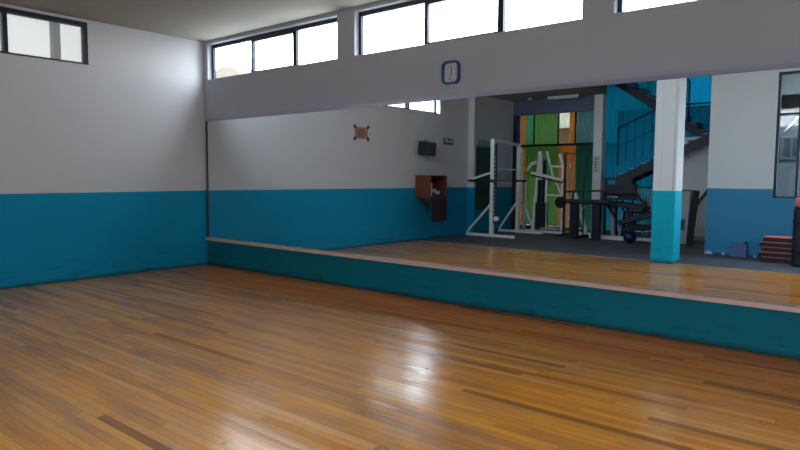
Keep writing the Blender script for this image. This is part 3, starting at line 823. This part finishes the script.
bp = thing('bench_press', 'black bench press frame with thick legs holding a loaded bar', 'exercise bench', (2.95, -8.95, 0))
for x in (-.30, .28): MB().box(x - .10, x + .10, -.06, .06, 0, .90).build('leg', BM_, bp)
MB().box(-.50, .62, -.10, .10, .94, 1.02).build('pad', M['black'], bp, .01)
MB().box(-.42, .5, -.05, .05, .90, .94).build('frame_beam', BM_, bp)
MB().bar((-.58, 0, 1.20), (1.2, 0, 1.28), .05).build('guard_rail', BM_, bp)
MB().bar((-.35, 0, 1.0), (-.35, 0, 1.22), .04).bar((.45, 0, 1.0), (.45, 0, 1.25), .04).build('guard_post', BM_, bp)
lb = thing('loaded_bar', 'short black bar with a round weight plate at its end on the bench press', 'barbell', (2.85, -8.80, .93))
MB().cyl((0, 0, 0), (1, 0, 0), .015, 1.25, 12).build('bar', BM_, lb)
pl = MB().cyl((-.52, 0, 0), (1, .55, 0), .15, .06, 30).build('weight_plate', M['rubber'], lb)
MB().cyl((-.545, .017, 0), (1, .55, 0), .06, .06, 20).build('plate_hub', M['blue_ball'], pl)

lp = thing('leg_press', 'large black leg press machine on a white base frame left of the pillar', 'exercise machine', (3.85, -9.52, 0))
mb = MB()
mb.bar((-.85, .30, .06), (.0, .30, .06), .08); mb.bar((-.85, .06, .06), (.7, .06, .06), .08); mb.bar((-.85, .02, .06), (-.85, .34, .06), .08)
mb.build('base_frame', M['bottle'], lp)
MB().bar((-.38, .05, .1), (-.42, .05, .85), .10).bar((-.22, .05, .1), (-.16, .05, .75), .05).build('upright', M['board_grey'], lp)
MB().obox((-.05, .05, .88), (1.0, .5, .11), (0, .10, 0)).build('shoulder_pad', M['black'], lp, .02)
MB().obox((.30, .05, .60), (1.0, .5, .13), (0, -.30, 0)).build('back_pad', M['black'], lp, .02)
MB().obox((.35, .05, .34), (.9, .45, .12), (0, -.12, 0)).build('seat_pad', M['rubber'], lp, .02)
MB().box(-.62, .12, -.15, .1, 1.02, 1.40).build('carriage', BM_, lp)
MB().box(-.30, .05, -.05, .12, 1.40, 1.56).build('weight_block', M['black'], lp)
mb = MB()
for a, b in (((-.6, .1, 1.0), (-.30, .1, .55)), ((.1, .1, 1.3), (.75, .1, .4)), ((-.1, .1, .95), (.2, .1, .4))): mb.bar(a, b, .06)
mb.build('linkage', BM_, lp)
MB().box(-.55, -.28, .101, .11, 1.06, 1.12).build('maker_plate', M['board_grey'], lp)
mbx2 = MB().sphere((4.12, -8.85, .155), .155).build('medicine_ball', M['blue_ball']); tag(mbx2, 'navy medicine ball on the floor beside the leg press base', 'ball')

# narrow notice on the slim white post
nt_ = thing('post_notice', 'narrow white notice with dark marks fixed to the slim white post', 'notice', (2.60, -10.33, 1.92))
MB().box(-.10, .10, .001, .008, -.22, .24).build('sheet', M['lamp_white'], nt_)
mb = MB()
for k in range(5): mb.box(-.04, .03 - .02 * (k % 2), .008, .010, -.16 + k * .075, -.125 + k * .075)
mb.build('marks', M['poster_ink'], nt_)

# ------------------------------------------------------------------ light
world = bpy.data.worlds.new('sky'); bpy.context.scene.world = world; world.use_nodes = True
nt = world.node_tree; bgn = nt.nodes['Background']
tc = nt.nodes.new('ShaderNodeTexCoord'); sp2 = nt.nodes.new('ShaderNodeSeparateXYZ'); nt.links.new(tc.outputs['Generated'], sp2.inputs[0])
cr2 = nt.nodes.new('ShaderNodeValToRGB'); nt.links.new(math_n(nt, 'MULTIPLY_ADD', sp2.outputs['Z'], .5, .5), cr2.inputs[0])
e = cr2.color_ramp.elements
e[0].position = .45; e[0].color = (.75, .72, .68, 1)
e[1].position = .55; e[1].color = (.92, .96, 1, 1)
x_ = cr2.color_ramp.elements.new(.9); x_.color = (.80, .90, 1, 1)
nt.links.new(cr2.outputs[0], bgn.inputs['Color']); bgn.inputs['Strength'].default_value = 5.0

def portal(loc, rot, sx, sy):
    d = bpy.data.lights.new('sky_portal', 'AREA'); d.shape = 'RECTANGLE'; d.size = sx; d.size_y = sy
    d.cycles.is_portal = True
    o = bpy.data.objects.new('sky_portal', d); C.objects.link(o); o.location = loc; o.rotation_euler = rot
zc = (SILL + HEAD) / 2
for a, b in BAYS: portal(((a + b) / 2, .18, zc), (-PI / 2, 0, 0), b - a, HEAD - SILL)
portal((-.18, (AY[0] + AY[1]) / 2, zc), (0, -PI / 2, 0), HEAD - SILL, AY[1] - AY[0])
portal(((GW[0] + GW[1]) / 2, -8.1, (GW[2] + GW[3]) / 2), (PI / 2, 0, 0), GW[1] - GW[0], GW[3] - GW[2])

portal(((GD[0] + GD[1]) / 2, -8.1, (GD[2] + GD[3]) / 2), (PI / 2, 0, 0), GD[1] - GD[0], GD[3] - GD[2])

# ------------------------------------------------------------------ camera
cam = bpy.data.cameras.new('camera'); co = bpy.data.objects.new('camera', cam); C.objects.link(co)
cam.sensor_width = 36; cam.sensor_fit = 'HORIZONTAL'; cam.lens = 619.03 / 800 * 36
pitch, yaw, roll = .0789, .6854, .0047
F = Vector((-math.sin(yaw) * math.cos(pitch), math.cos(yaw) * math.cos(pitch), -math.sin(pitch)))
R = Vector((math.cos(yaw), math.sin(yaw), 0)); U = R.cross(F)
R2 = R * math.cos(roll) + U * math.sin(roll); U2 = U * math.cos(roll) - R * math.sin(roll)
co.matrix_world = Matrix(((R2.x, U2.x, -F.x, 9.3797), (R2.y, U2.y, -F.y, -6.1715), (R2.z, U2.z, -F.z, 1.55), (0, 0, 0, 1)))
cam.clip_start = .05; cam.clip_end = 200
sc = bpy.context.scene
sc.camera = co
sc.view_settings.view_transform = 'Standard'; sc.view_settings.look = 'None'
sc.view_settings.exposure = 2.0; sc.view_settings.gamma = 1; sc.view_settings.use_curve_mapping = False
sc.cycles.max_bounces = 12; sc.cycles.diffuse_bounces = 6; sc.cycles.glossy_bounces = 6; sc.cycles.transmission_bounces = 8
sc.cycles.transparent_max_bounces = 12; sc.cycles.sample_clamp_indirect = 8
